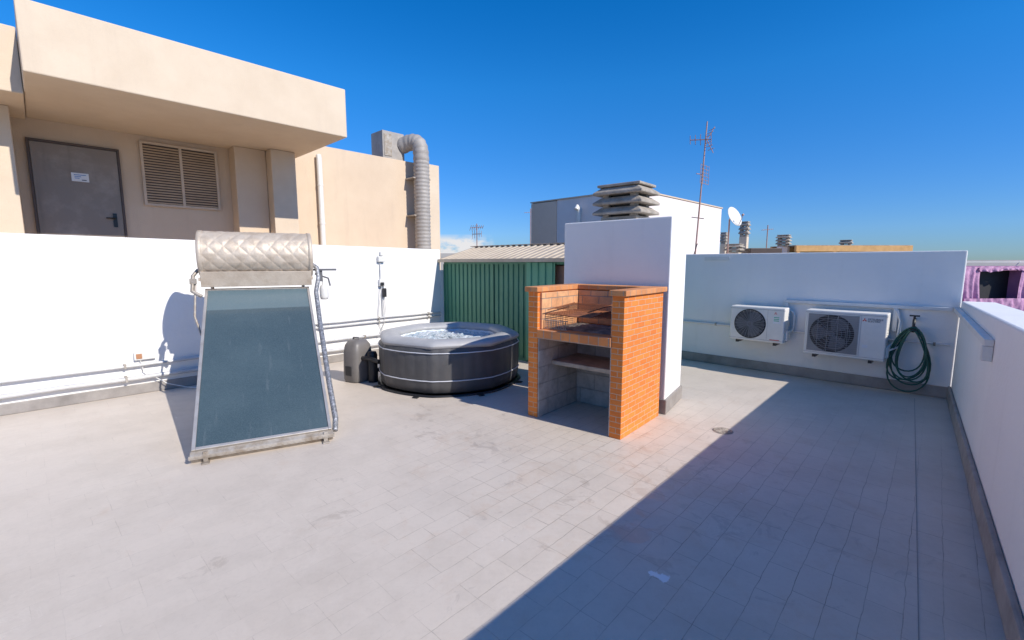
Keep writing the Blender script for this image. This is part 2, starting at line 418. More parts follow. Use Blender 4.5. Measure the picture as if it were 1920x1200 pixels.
# ------------------------------------------------------------------ solar water heater
YS=R(28)
r=root("solar_water_heater","solar water heater with tilted dark panel and quilted aluminium tank","solar heater",(-2.723,3.693,0),YS)
PW=1.118; L=math.hypot(1.87,1.28); tilt=math.atan2(1.28,1.87)
def pl(u,v,h):
    return (u, v*math.cos(tilt)-h*math.sin(tilt), .12+v*math.sin(tilt)+h*math.cos(tilt))
def pbox(mb,u0,u1,v0,v1,h0,h1):
    vs=[pl(u,v,h) for h in (h0,h1) for (u,v) in ((u0,v0),(u1,v0),(u1,v1),(u0,v1))]
    mb.mark(); mb.add(vs,[(0,3,2,1),(4,5,6,7),(0,1,5,4),(1,2,6,5),(2,3,7,6),(3,0,4,7)])
w=MB(); pbox(w,0,.028,0,L,-.085,0); pbox(w,PW-.028,PW,0,L,-.085,0); pbox(w,.0285,PW-.0285,0,.028,-.085,-.0005); pbox(w,.0285,PW-.0285,L-.03,L,-.085,-.0005); pbox(w,.029,PW-.029,.029,L-.031,-.08,-.06)
w.build("collector_frame",m_alu,r,bevel=.003)
mg,nt,b=mk("collector_glass")
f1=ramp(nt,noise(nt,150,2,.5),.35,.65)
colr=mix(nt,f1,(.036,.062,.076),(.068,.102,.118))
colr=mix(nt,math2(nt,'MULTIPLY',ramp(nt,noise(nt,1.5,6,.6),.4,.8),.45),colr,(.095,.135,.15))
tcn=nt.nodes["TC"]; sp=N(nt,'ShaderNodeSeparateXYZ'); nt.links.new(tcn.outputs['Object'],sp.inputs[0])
colr=mix(nt,math2(nt,'MULTIPLY',mrange(nt,sp.outputs[2],1.165,1.175,0,1),.35),colr,(.21,.29,.31))  # lighter band near the top: a reflection painted into the glass colour
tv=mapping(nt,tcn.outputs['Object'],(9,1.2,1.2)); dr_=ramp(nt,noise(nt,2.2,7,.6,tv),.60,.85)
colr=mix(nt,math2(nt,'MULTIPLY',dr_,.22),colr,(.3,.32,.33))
nt.links.new(colr,b.inputs['Base Color']); b.inputs['Roughness'].default_value=.45; b.inputs['Specular IOR Level'].default_value=.3; b.inputs['Coat Weight'].default_value=.4; b.inputs['Coat Roughness'].default_value=.1
bump(nt,b,noise(nt,160,2),.25,.002)
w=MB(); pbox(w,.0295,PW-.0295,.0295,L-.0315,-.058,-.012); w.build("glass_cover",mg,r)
w=MB(); pbox(w,-.01,PW+.01,-.05,-.002,-.13,-.02); w.box(-.02,PW+.02,-.035,.0,.045,.075)
for i in range(22):
    x=.03+i*.05; w.box(x,x+.02,-.0385,-.0355,.055,.066)
w.build("base_rail",m_alu_dirty,r,bevel=.002)
for x in (.10,PW-.06):
    w=MB(); w.box(x-.03,x+.03,-.07,.02,.001,.012); w.box(x-.018,x+.018,-.03,-.0,.0118,.1)
    w.build("foot",m_alu_dirty,r,bevel=.003)
w=MB()
for x in (.06,PW-.06):
    w.tube([(x,.05,.03),(x,2.15,.03)],.018,4,smooth=False)
    w.tube([(x,2.15,.01),(x,2.0,1.5)],.018,4,smooth=False)
    w.tube([(x,.05,.06),(x,1.95,1.36)],.02,4,smooth=False)
    w.tube([(x,1.1,.03),(x,1.98,1.3)],.014,4,smooth=False)
    w.box(x-.04,x+.04,2.1,2.2,.001,.012)
w.tube([(.06,2.15,.1),(PW-.06,2.02,1.3)],.012,4,smooth=False); w.tube([(PW-.06,2.15,.1),(.06,2.02,1.3)],.012,4,smooth=False)
w.build("stand",m_alu_dirty,r)
tx0,tx1=-.045,1.17; tcy,tcz,tr=1.97,1.80,.268
w=MB(); nu,nv=170,210; vs=[];fs=[]
for i in range(nu+1):
    x=tx0+.05+(tx1-tx0-.10)*i/nu
    for k in range(nv):
        q=2*math.pi*k/nv
        aa=x*20+q*4+.15*math.sin(x*9+q*4); bb=x*20-q*5+.12*math.sin(x*7)
        d=min(abs(math.sin(aa)),abs(math.sin(bb)))
        rr=tr+.007*d**.7+.0012*math.sin(x*31+q*11)*math.sin(x*17-q*7)
        vs.append((x,tcy+rr*math.cos(q),tcz+rr*math.sin(q)))
for i in range(nu):
    for k in range(nv):
        l=(k+1)%nv; fs.append((i*nv+k,(i+1)*nv+k,(i+1)*nv+l,i*nv+l))
w.add(vs,fs,True); w.build("storage_tank",m_tank,r)
w=MB()
for (a,bq) in ((tx0,tx0+.055),(tx1-.055,tx1)):
    w.tube([(a,tcy,tcz),(a+.008,tcy,tcz),(bq-.008,tcy,tcz),(bq,tcy,tcz)],[tr-.008,tr+.012,tr+.012,tr+.0],64)
w.each("end_cap",m_tank,r)
w=MB()
w.add([(-.03,1.76,1.60),(PW+.03,1.76,1.60),(PW+.03,1.81,1.42),(-.03,1.81,1.42),(-.03,1.78,1.60),(PW+.03,1.78,1.60),(PW+.03,1.83,1.42),(-.03,1.83,1.42)],[(0,1,2,3),(7,6,5,4),(0,4,5,1),(3,2,6,7),(0,3,7,4),(1,5,6,2)])
w.box(-.05,PW+.05,1.79,2.2,1.49,1.53)
w.build("tank_saddle",m_tank,r,bevel=.004)
w=MB()
w.tube([(1.17,1.9,1.68),(1.22,1.86,1.64),(1.23,1.80,1.52),(1.185,1.72,1.34),(1.17,1.2,.98),(1.165,.5,.45),(1.17,.12,.17),(1.15,.03,.08)],.027,10)
w.build("insulated_pipe",m_insul,r)
w=MB(); w.tube([(-.05,1.85,1.62),(-.10,1.8,1.55),(-.11,1.72,1.38),(-.02,1.70,1.32)],.02,8); w.tube([(-.08,1.8,1.5),(-.09,1.6,1.1),(-.03,1.5,.9)],.012,6)
w.box(-.13,-.07,1.74,1.82,1.46,1.52); w.build("pipe_fitting",m_alu_dirty,r)
w=MB(); w.lathe([(.001,1.22),(.045,1.225),(.055,1.26),(.055,1.36),(.045,1.40),(.02,1.42),(.018,1.5)],16,c=(1.30,1.92)); w.build("expansion_bottle",m_pvc,r)
w=MB(); w.box(1.18,1.46,1.88,1.98,1.60,1.625); w.box(1.26,1.29,1.9,1.95,1.46,1.6); w.tube([(1.2,1.93,1.56),(1.36,1.93,1.50),(1.38,1.93,1.40)],.012,6); w.build("bracket_arm",m_midgrey,r,bevel=.003)

# ------------------------------------------------------------------ hot tub
r=root("inflatable_hot_tub","charcoal eight-sided inflatable hot tub filled with bubbling water","hot tub",(-.93,6.65,0),R(18))
def octr(q,k=.30):
    a=((q+math.pi/8)%(math.pi/4))-math.pi/8
    return (1-k)+k*(math.cos(math.pi/8)*1.04/math.cos(a))
def bulge(q):
    a=((q)%(math.pi/20))/(math.pi/20)
    return octr(q)*(1+.005*abs(math.sin(a*math.pi)))
w=MB(); w.lathe([(.93,.02),(.985,.05),(1.005,.14),(1.012,.3),(1.012,.45),(1.008,.56),(.98,.62)],320,bulge); w.build("tub_wall",m_rubber,r)
w=MB()
for (rr,z) in ((1.010,.205),(1.012,.565)):
    w.lathe([(rr,z-.006),(rr+.009,z-.006),(rr+.009,z+.006),(rr,z+.006)],320,bulge,closed=True)
w.each("trim_stripe",m_stripe,r)
prof=[]
for i in range(25):
    q=2*math.pi*i/24
    prof.append((.862+.148*math.cos(q),.655+.068*math.sin(q)))
def rimf(q):
    a=((q+math.pi/8)%(math.pi/4))/(math.pi/4)
    return octr(q,.75)*(1+.004*min(1,6*abs(math.sin(a*math.pi)))-.004)
w=MB(); w.lathe(prof,192,rimf); w.build("rim",m_rim,r)
def linf(q): return octr(q,.75)*(1+.012*abs(math.sin(q*16)))
w=MB(); w.lathe([(.725,.66),(.71,.5),(.70,.1),(.001,.09)],320,linf); w.build("liner",m_liner,r)
mw,nt,b=mk("bubbling_water")
f1=ramp(nt,noise(nt,8,9,.8,dist=1.2),.36,.54)
nt.links.new(mix(nt,f1,(.36,.52,.60),(.88,.92,.94)),b.inputs['Base Color']); b.inputs['Roughness'].default_value=.15
bump(nt,b,noise(nt,16,8,.75,dist=.8),1,.06)
w=MB(); nr,na=26,120; vs=[(0,0,.60)];fs=[]
for i in range(1,nr+1):
    rr=.725*i/nr
    for k in range(na):
        q=2*math.pi*k/na; x=rr*octr(q,.75)*math.cos(q); y=rr*octr(q,.75)*math.sin(q)
        vs.append((x,y,.60+.014*math.sin(19*x+3)*math.cos(23*y)+random.uniform(-.012,.018)))
for k in range(na): fs.append((0,1+k,1+(k+1)%na))
for i in range(nr-1):
    for k in range(na):
        l=(k+1)%na; a=1+i*na; c=a+na; fs.append((a+k,c+k,c+l,a+l))
w.add(vs,fs,True); w.build("water",mw,r)
w=MB()
for k in range(8):
    q=k*math.pi/4+.2; rr=1.02*octr(q)
    c,s=math.cos(q),math.sin(q)
    w.box(rr-.02,rr+.10,-.035,.035,.003,.016)
    nvv=w.v[-8:]; del w.v[-8:]
    w.v += [(c*x-s*y,s*x+c*y,z) for (x,y,z) in nvv]
w.each("anchor_strap",m_black,r)
w=MB(); w.lathe([(.001,.004),(1.04,.004),(1.05,.012),(1.0,.02)],96,octr); w.build("ground_mat",m_black,r)

# pump
r=root("spa_pump","rounded grey plastic spa pump unit standing beside the hot tub","pump",(-2.24,6.5,0),R(-30))
w=MB(); w.lathe([(.001,.0),(.145,.0),(.155,.03),(.158,.12),(.15,.42),(.135,.53),(.10,.59),(.05,.61),(.001,.612)],48,lambda q:(1/((abs(math.cos(q))**4+abs(math.sin(q)/1.15)**4)**.25))); w.build("housing",m_pump,r)
w=MB(); w.box(-.06,.06,-.190,-.172,.10,.24); w.build("control_panel",m_black,r,bevel=.008)
w=MB(); w.lathe([(.001,.0),(.065,.0),(.07,.04),(.07,.40),(.055,.44),(.001,.45)],24,c=(.25,.04)); w.build("filter_housing",m_black,r)
w=MB(); w.tube([(.13,-.05,.35),(.3,-.05,.36),(.48,-.05,.33)],.03,12); w.tube([(.13,.1,.18),(.3,.1,.17),(.48,.08,.17)],.03,12); w.each("connecting_hose",m_black,r)
w=MB(); w.tube([(-.07,-.02,.575),(-.05,-.02,.63),(.05,-.02,.635),(.07,-.02,.585)],.012,8); w.build("handle",m_pump,r)

# ------------------------------------------------------------------ shed
r=root("garden_shed","green corrugated metal shed with beige ribbed roof and part open door","shed",(-1.38,9.38,0),YF)
SW=3.36; SF=2.30; SD=1.7; EV=1.775; RG=.26
def corr(mb,x0,length,fn,pitch=.105,dp=.018):
    mb.mark()
    xs=[];x=0
    while x<length-1e-6:
        for (a,h) in ((0,0),(.62,0),(.70,1),(.92,1)):
            xx=x+a*pitch
            if xx<length: xs.append((xx,h*dp))
        x+=pitch
    xs.append((length,0))
    vs=[];fs=[]
    for (xx,h) in xs:
        p,q=fn(x0+xx,h); vs+= [p,q]
    for i in range(len(xs)-1): fs.append((2*i,2*i+2,2*i+3,2*i+1))
    mb.add(vs,fs)
w=MB()
corr(w,0,SF,lambda x,h:((x,-.0+h,.02),(x,h,EV)),.125)
gz_=lambda y:EV+(RG-.02)*(1-abs(y-SD/2)/(SD/2))
corr(w,0,SD,lambda y,h:((SW-h,y,.02),(SW-h,y,gz_(y))))
corr(w,0,SD,lambda y,h:((h,y,.02),(h,y,gz_(y))))
corr(w,0,SW,lambda x,h:((x,SD-h,.02),(x,SD-h,EV)))
w.each("wall_panel",m_green,r)
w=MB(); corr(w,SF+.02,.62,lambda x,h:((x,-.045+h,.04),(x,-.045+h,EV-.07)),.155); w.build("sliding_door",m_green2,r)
w=MB()
for (x,y) in ((0,0),(SF,0),(SW,0),(SW,SD),(0,SD)): w.box(x-.03,x+.012,y-.012,y+.03,.0,EV-.101)
w.box(SF*.62,SF*.62+.045,-.014,-.003,.061,EV-.101); w.box(0,SW,-.016,-.004,.0,.06); w.box(0,SW,-.016,-.004,EV-.10,EV-.02)
w.each("corner_trim",m_green,r)
w=MB(); w.box(SF+.05,SW-.05,.06,.08,.05,EV-.12); w.build("dim_interior_sheet",M("dim_interior_brown",(.34,.19,.13),.8,bst=.2),r)  # brown sheet added behind the opening, coloured as the dim shed interior
w=MB()
def rf1(x,h): return ((x,-.14,EV-.02+h),(x,SD/2,EV+RG+h))
def rf2(x,h): return ((x,SD/2,EV+RG+h),(x,SD+.10,EV-.02+h))
corr(w,-.10,SW+.16,rf1,.16,.016); corr(w,-.10,SW+.16,rf2,.16,.016)
w.each("roof_panel",m_roof,r)
w=MB(); w.box(-.11,SW+.07,SD/2-.06,SD/2+.06,EV+RG+.014,EV+RG+.026); w.box(-.11,SW+.07,-.155,-.14,EV-.06,EV+.0)
w.each("roof_trim",m_roof,r)

# ------------------------------------------------------------------ tan rooftop building
r=root("rooftop_building","tan rendered rooftop building with deep canopy, metal door and louvred window","building",A,YL)
w=MB()
w.box(-9,7.95,2.46,8,-9,4.2)
w.box(-9,4.28,2.6,8,4.201,4.56)
w.box(-9,7.95,.201,2.458,-9,1.35)
w.build("building_wall",m_tan,r,bevel=.01)
w=MB(); w.box(7.40,7.98,2.40,2.458,1.36,4.22); w.build("corner_pilaster",m_tan2,r,bevel=.01)
w=MB(); w.box(.52,4.31,.10,2.59,3.82,4.60); w.build("canopy",m_tan2,r,bevel=.015)
w=MB(); w.box(-9,.515,1.0,2.59,3.79,4.575); w.build("canopy",m_tan2,r,bevel=.015)
w=MB(); w.box(-9,.36,1.75,2.458,1.351,3.788); w.build("side_wall",m_tan2,r,bevel=.01)
w=MB(); w.box(-9,.42,1.2,1.748,1.351,1.95); w.build("ledge",m_tan2,r,bevel=.01)
w=MB(); w.box(3.12,3.655,2.1,2.458,1.351,3.818); w.build("pillar",m_tan,r,bevel=.01)
w=MB(); w.box(3.66,4.10,1.84,2.458,1.351,3.817); w.build("pillar",m_tan2,r,bevel=.01)
d=MB(); d.box(.515,1.495,2.41,2.45,1.36,3.49); dr=d.build("door",m_door,r,bevel=.004)
d=MB(); d.box(.48,.512,2.40,2.457,1.355,3.53); d.box(1.498,1.53,2.40,2.457,1.355,3.53); d.box(.513,1.497,2.40,2.457,3.493,3.53); d.build("door_frame",m_frame,dr,bevel=.003)
d=MB(); d.box(1.37,1.42,2.395,2.409,2.28,2.50); d.tube([(1.395,2.40,2.42),(1.395,2.35,2.42),(1.28,2.35,2.42)],.011,8); d.build("door_handle",m_handle,dr)
d=MB(); d.box(.93,1.13,2.403,2.409,2.96,3.09); sg=d.build("door_sign",m_plate,dr,bevel=.001)
d=MB()
for i,(z,a,bx) in enumerate(((3.055,.96,1.10),(3.03,.965,1.04),(3.005,.965,1.02))): d.box(a,bx,2.400,2.4025,z,z+.009)
d.build("sign_print",m_blue_ink,sg)
d=MB(); d.box(1.045,1.10,2.400,2.4025,2.98,2.992); d.build("sign_print",m_ink,sg)
wn=MB(); wn.box(1.82,2.90,2.445,2.458,2.70,3.70); wn_o=wn.build("louvred_window",m_frame,r)
d=MB(); d.box(1.80,1.84,2.41,2.444,2.67,3.73); d.box(2.88,2.92,2.41,2.444,2.67,3.73); d.box(2.34,2.38,2.41,2.444,2.71,3.69)
d.box(1.841,2.879,2.41,2.444,2.67,2.709); d.box(1.841,2.879,2.41,2.444,3.691,3.73); d.build("window_frame",m_lframe,wn_o,bevel=.002)
d=MB()
for (a,bx) in ((1.842,2.338),(2.382,2.878)):
    for i in range(22):
        z=2.725+i*.044
        d.box(a,bx,2.415,2.442,z,z+.006,rot=Matrix.Rotation(R(-48),3,'X'))
        d.box(a,bx,2.416,2.421,z-.010,z+.010)
d.build("louvre_slats",m_louvre,wn_o)

r=root("vent_pipe","white plastic vent pipe fixed to the tan rooftop wall","pipe",fr(A,YL,4.80,2.37,1.35),YL)
o=MB(); o.tube([(0,0,0),(0,0,2.55),(0,.02,2.62)],.055,16); o.build("pipe_run",m_pvc,r)
o=MB()
for z in (.5,1.2,2.0): o.tube([(0,0,z-.02),(0,0,z+.02)],.062,16)
o.each("pipe_clamp",m_pvc,r)
r=root("ventilation_duct","ribbed grey ventilation duct bending into a metal fan box","duct",fr(A,YL,7.23,2.12,1.35),YL)
pts=[]; rs=[]
def bez(a,b,c,d,n):
    a,b,c,d=map(Vector,(a,b,c,d))
    return [a*(1-t)**3+b*3*t*(1-t)**2+c*3*t*t*(1-t)+d*t**3 for t in [i/n for i in range(n+1)]]
nseg=128
for i in range(nseg+1): pts.append(Vector((0,0,2.86*i/nseg)))
pts+=bez((0,0,2.88),(0,0,3.28),(-.02,.1,3.40),(-.24,.50,3.22),30)[1:]
rs=[.185+(.012,.008,0,0)[i%4] for i in range(len(pts))]
o=MB(); o.tube(pts,rs,28); o.build("duct_pipe",m_duct,r)
o=MB(); o.box(-.80,-.20,.42,.95,2.85,3.50); o.build("fan_box",m_duct,r,bevel=.01)
o=MB(); o.box(-.76,-.56,.405,.419,2.92,3.43); o.build("access_panel",m_alu_dirty,r,bevel=.003)
o=MB(); o.box(-.25,.25,-.02,.33,1.5,1.53); o.box(-.25,.25,-.02,.33,2.4,2.43); o.each("pipe_clamp",m_alu_dirty,r)

# ------------------------------------------------------------------ pipes and boxes on the long white wall
def wall_pipe(name,label,base,yaw,x0,x1,y,z,r_,mat,cat="pipe",clamps=1.1,sag=.006):
    rt=root(name,label,cat,fr(base,yaw,x0,y,z),yaw)
    n=max(2,int((x1-x0)/.6)); pts=[((x1-x0)*i/n,0,random.uniform(-sag,sag)) for i in range(n+1)]
    w=MB(); w.tube(pts,r_,10); w.build("pipe_run",mat,rt)
    w=MB(); x=.3
    while x<(x1-x0):
        w.box(x-.012,x+.012,-r_-.006,abs(y)-.002,-r_-.006,r_+.006); x+=clamps
    w.each("pipe_clamp",m_alu_dirty,rt)
    return rt
wall_pipe("wall_pipe","grey painted conduit clamped low on the long white wall",A,YL,-8,6.0,-.05,.39,.020,m_greypipe)
wall_pipe("wall_pipe","thicker grey pipe running just above the skirting",A,YL,-8,6.0,-.06,.225,.03,m_greypipe)
wall_pipe("wall_pipe","thin grey conduit running behind the hot tub",A,YL,3.3,6.1,-.04,.70,.014,m_greypipe)
wall_pipe("wall_pipe","thin grey conduit running behind the hot tub",A,YL,3.3,6.1,-.04,.63,.014,m_greypipe)
r=root("power_socket","terracotta faced socket in a white box on the wall","socket",fr(A,YL,1.26,0,.50),YL)
w=MB(); w.box(-.06,.16,-.05,-.002,-.05,.05); w.build("socket_box",m_pvc,r,bevel=.006)
w=MB(); w.box(-.04,.02,-.058,-.051,-.032,.032); w.build("socket_face",m_orange_s,r,bevel=.003)
w=MB(); w.tube([(.0,-.03,-.05),(.02,-.04,-.2),(.25,-.1,-.4),(.45,-.2,-.47),(.6,-.3,-.49)],.006,6); w.build("power_cable",m_pvc,r)
r=root("junction_box","white electrical boxes with cables hanging down the wall","electrical box",fr(A,YL,4.79,0,1.3),YL)
w=MB(); w.box(-.07,.07,-.07,-.002,.42,.52); w.box(-.02,.05,-.06,-.002,.53,.60); w.box(-.06,.06,-.06,-.002,-.02,.10); w.each("electrical_housing",m_pvc,r,bevel=.008)
w=MB(); w.box(-.05,.01,-.1,-.061,-.01,.05); w.box(.0,.06,-.09,-.003,-.22,-.06); w.each("power_plug",m_black,r,bevel=.01)
w=MB(); w.tube([(-.02,-.02,.42),(-.02,-.02,.10)],.010,8); w.tube([(.0,-.02,-.02),(.0,-.02,-.62)],.010,8); w.tube([(-.03,-.08,0),(-.05,-.05,-.2),(-.09,-.03,-.5),(-.07,-.03,-.75),(.1,-.05,-1.0),(.3,-.1,-1.12)],.006,6)
w.tube([(.03,-.05,-.2),(.05,-.04,-.45),(.02,-.04,-.7),(-.12,-.05,-.95)],.006,6); w.each("power_cable",m_greypipe,r)
for (s_,h_) in ((2.32,.06),(2.75,.05),(3.15,.05)):
    w=MB(); w.lathe([(.001,h_),(.03,h_*.9),(.035,0)],12); tag(w.build("vent_stub",m_duct,None,fr(A,YL,s_,.1,2.04),YL),"small metal stub on top of the white wall","vent",group="stubs along the wall top")

# ------------------------------------------------------------------ air conditioners
def ac(x0,wd,z0,ht,label,big):
    r=root("air_conditioner",label,"air conditioner",fr(P1,YF,x0,-.36,z0),YF)
    dp=.29
    w=MB(); w.box(0,wd,0,dp,0,ht); w.build("casing",m_acwhite,r,bevel=.012)
    w=MB(); w.box(-.004,wd+.004,-.003,.02,ht-.035,ht-.031); w.box(-.003,wd+.003,-.003,.02,.03,.033); w.box(wd*.70,wd*.703,-.002,.004,.04,ht-.04); w.build("panel_seam",m_grille,r)
    cx=wd*(.35 if big else .38); cz=ht*.5; fr_=ht*.41
    if big:
        w=MB(); w.box(.04,wd*.68,-.002,-.0005,.05,ht-.05); w.build("fan_recess",m_recess,r)
        w=MB(); w.tube([(cx,-.0045,cz),(cx,-.0022,cz)],fr_,48); w.build("fan_opening",m_dark,r)
        w=MB()
        for i in range(19):
            z=.055+i*(ht-.11)/18
            w.box(.04,wd*.68,-.020,-.017,z-.0016,z+.0016)
        for i in range(6):
            x=.042+i*(wd*.68-.044)/5; w.box(x-.002,x+.002,-.023,-.0202,.05,ht-.05)
        w.build("fan_grille",m_grille,r)
    else:
        w=MB(); w.tube([(cx,-.004,cz),(cx,-.0005,cz)],fr_+.01,48); w.build("fan_opening",m_dark,r)
    w=MB()
    rr=.03
    while rr<fr_:
        w.tube([(cx+rr*math.cos(q),-.013,cz+rr*math.sin(q)) for q in [2*math.pi*k/40 for k in range(40)]],.0022,4,closed=True); rr+=(.045 if big else .017)
    for k in range(24 if not big else 6):
        q=2*math.pi*k/(24 if not big else 6); w.tube([(cx+.03*math.cos(q),-.0145,cz+.03*math.sin(q)),(cx+fr_*math.cos(q+.25),-.0145,cz+fr_*math.sin(q+.25))],.0022,4)
    w.build("fan_guard",m_grille,r)
    w=MB()
    for k in range(3):
        q0=2*math.pi*k/3+.4; vs=[]
        for j in range(9):
            q=q0+j*.16; ro=fr_*.93*(.75+.25*math.sin(math.pi*(j+1)/9))
            vs+=[(cx+.04*math.cos(q),-.0075,cz+.04*math.sin(q)),(cx+ro*math.cos(q),-.0070,cz+ro*math.sin(q))]
        w.add(vs,[(2*j,2*j+2,2*j+3,2*j+1) for j in range(8)])
    w.tube([(cx,-.012,cz),(cx,-.006,cz)],.045,20)
    w.build("fan_blades",m_midgrey,r)
    w=MB()
    for x in (wd*.14,wd*.84):
        w.box(x-.02,x+.02,.03,.355,-.045,-.005)
    w.each("mounting_bracket",m_black,r)
    w=MB()
    for i in range(6): w.box(wd+.001,wd+.006,.05,.2,ht*.35+i*.03,ht*.35+i*.03+.012)
    w.box(wd+.001,wd+.03,.08,.24,.04,.18)
    w.build("service_cover",m_acwhite,r,bevel=.002)
    return r
acl=ac(.94,.75,.52,.52,"white air conditioner unit with round fan guard on wall brackets",False)
acr=ac(1.95,.90,.43,.62,"larger white air conditioner unit with square fan grille",True)
RX=(R(90),0,0)
def dia(mb,cx,cz,a,b,rot):
    c,s=math.cos(rot),math.sin(rot)
    pts=[(0,0),(a*.5,-b*.5),(a,0),(a*.5,b*.5)]
    q=[(cx+c*x-s*y,cz+s*x+c*y) for x,y in pts]
    mb.add([(x,-.003,z) for x,z in q]+[(x,-.0004,z) for x,z in q],[(0,1,2,3),(0,4,5,1),(1,5,6,2),(2,6,7,3),(3,7,4,0)])
w=MB()
for k in (90,210,330): dia(w,.665,.525,.028,.016,R(k))
w.build("emblem",m_red,acr)
text_part("lettering","MITSUBISHI",.031,acr,m_ink,(.70,-.002,.529),RX)
text_part("lettering","ELECTRIC",.031,acr,m_ink,(.70,-.002,.502),RX)
w=MB(); w.box(.66,.72,-.002,-.0004,.16,.20); w.build("sticker",m_plate,acr)
w=MB()
for k in (90,210,330): dia(w,.63,.44,.024,.013,R(k))
w.build("emblem",m_red,acl)
w=MB(); w.box(.60,.70,-.002,-.0004,.29,.40); st=w.build("sticker",m_plate,acl)
w=MB()
for z in (.375,.35,.325): w.box(.61,.68,-.003,-.0022,z,z+.012)
w.build("sticker_print",m_gsticker,st)
w=MB(); w.box(.57,.70,-.003,-.0004,.038,.048); w.build("sticker",m_red,acl)

# conduits on far wall
r=root("cable_trunking","white cable trunking linking the air conditioners","trunking",fr(P1,YF,1.60,0,0),YF)
w=MB(); w.box(0,1.83,-.045,-.002,1.105,1.15); w.box(0,.05,-.046,-.002,.95,1.104); w.box(1.27,1.32,-.046,-.002,.80,1.104); w.build("trunking",m_pvc,r,bevel=.004)
w=MB(); w.tube([(.09,-.15,.62),(.14,-.06,.72),(.14,-.05,.95),(.05,-.05,1.02)],.014,8); w.tube([(1.26,-.15,.6),(1.34,-.08,.7),(1.35,-.05,.95),(1.3,-.04,1.08)],.014,8); w.tube([(1.26,-.2,.55),(1.38,-.1,.62),(1.36,-.05,.9),(1.32,-.04,1.08)],.012,8); w.each("refrigerant_pipe",m_pvc,r)
wall_pipe("wall_pipe","thin white conduit across the wall behind the air conditioners",P1,YF,-1.5,3.45,-.03,.68,.014,m_pvc,clamps=.9)
r=root("cable_trunking","white cable trunking along the top of the low parapet","trunking",fr(P2,YR,0,0,0),YR)
w=MB(); w.box(.061,3.1,-.055,-.002,1.10,1.15); w.box(3.03,3.1,-.06,-.002,.99,1.099); w.box(.005,.06,-.06,-.002,1.09,1.16); w.build("trunking",m_pvc,r,bevel=.004)
# hose
r=root("garden_hose","coiled dark green garden hose hanging from a wall tap","hose",fr(P1,YF,3.09,-.08,0),YF)
w=MB()
pts=[]
turns=7
prm=[]
for ph in range(turns+1):
    random.seed(ph*5+2); prm.append((.11+.09*random.random(),.84+.06*random.random(),.03+.34*random.random(),random.uniform(-.05,.05),random.uniform(.1,.6)))
prm[1]=(.20,.86,.02,.02,.5); prm[4]=(.19,.85,.04,-.04,.3)
for k in range(turns*30):
    tt=k/30; q=2*math.pi*tt; ph=int(tt); fr__=tt-ph
    a,b_=prm[ph],prm[ph+1]; p_=[a[j]*(1-fr__)+b_[j]*fr__ for j in range(5)]
    cz=(p_[1]+p_[2])/2; hz=(p_[1]-p_[2])/2
    x=p_[3]*(1-math.cos(q))*.7+p_[0]*math.sin(q)*(1-p_[4]*math.cos(q)); z=cz+hz*math.cos(q)
    pts.append((x,-.02-.012*tt+.012*math.sin(q*.5),z))
w.tube(pts,.0095,8); w.build("hose_coil",m_hose,r)
w=MB(); w.box(-.03,.03,-.10,.078,.84,.87); w.tube([(0,.07,.98),(0,-.03,.98),(0,-.06,.93),(0,-.06,.82)],.016,8); w.tube([(-.05,-.03,1.03),(.05,-.03,1.03)],.01,8); w.tube([(0,-.03,.98),(0,-.03,1.03)],.012,8); w.build("wall_tap",m_black,r)
random.seed(11)

# drain
w=MB(); w.lathe([(.001,.004),(.085,.004),(.095,.003),(.10,.001)],32)
for k in range(10):
    q=2*math.pi*k/10; w.tube([(.03*math.cos(q),.03*math.sin(q),.005),(.078*math.cos(q),.078*math.sin(q),.005)],.004,5)
w.tube([(.085*math.cos(q),.085*math.sin(q),.004) for q in [2*math.pi*k/32 for k in range(32)]],.004,6,closed=True)
tag(w.build("floor_drain",m_conc,None,(2.149,4.463,.001)),"round grey drain cover set in the tiled terrace floor","drain")

# ------------------------------------------------------------------ neighbours
r=root("white_rooftop_building","whitewashed neighbouring rooftop block with pinkish beige end","building",(3.75,14,0),R(45))
w=MB(); w.box(0,6.6,0,3.1,-9,3.86); w.build("building_wall",m_lav,r,bevel=.02)
w=MB(); w.box(-.02,6.6,3.101,4.3,-9,3.84); w.build("beige_wall",m_pinkbeige,r,bevel=.02)
w=MB(); w.box(-.03,6.63,-.03,4.33,3.861,3.90); w.build("coping",m_tan,r)
w=MB(); w.tube([(-.08,2.1,1.5),(-.08,2.1,3.45),(-.16,2.1,3.55),(-.22,2.1,3.45)],.07,12); w.build("vent_pipe",m_pvc,r)
w=MB(); w.box(6.601,7.0,.3,1.2,-9,3.3); w.build("side_block",m_tan2,r)
w=MB(); w.prism([(6.6,14),(15.5,12.5),(24,30),(6,30)],-9,1.78); tag(w.build("neighbouring_building",m_build),"flat roofed pale building behind the far wall","building")
w=MB(); w.box(-6,5,24,34,-9,2.2); tag(w.build("distant_building",m_build),"pale flat roofed building beyond the green shed","building")

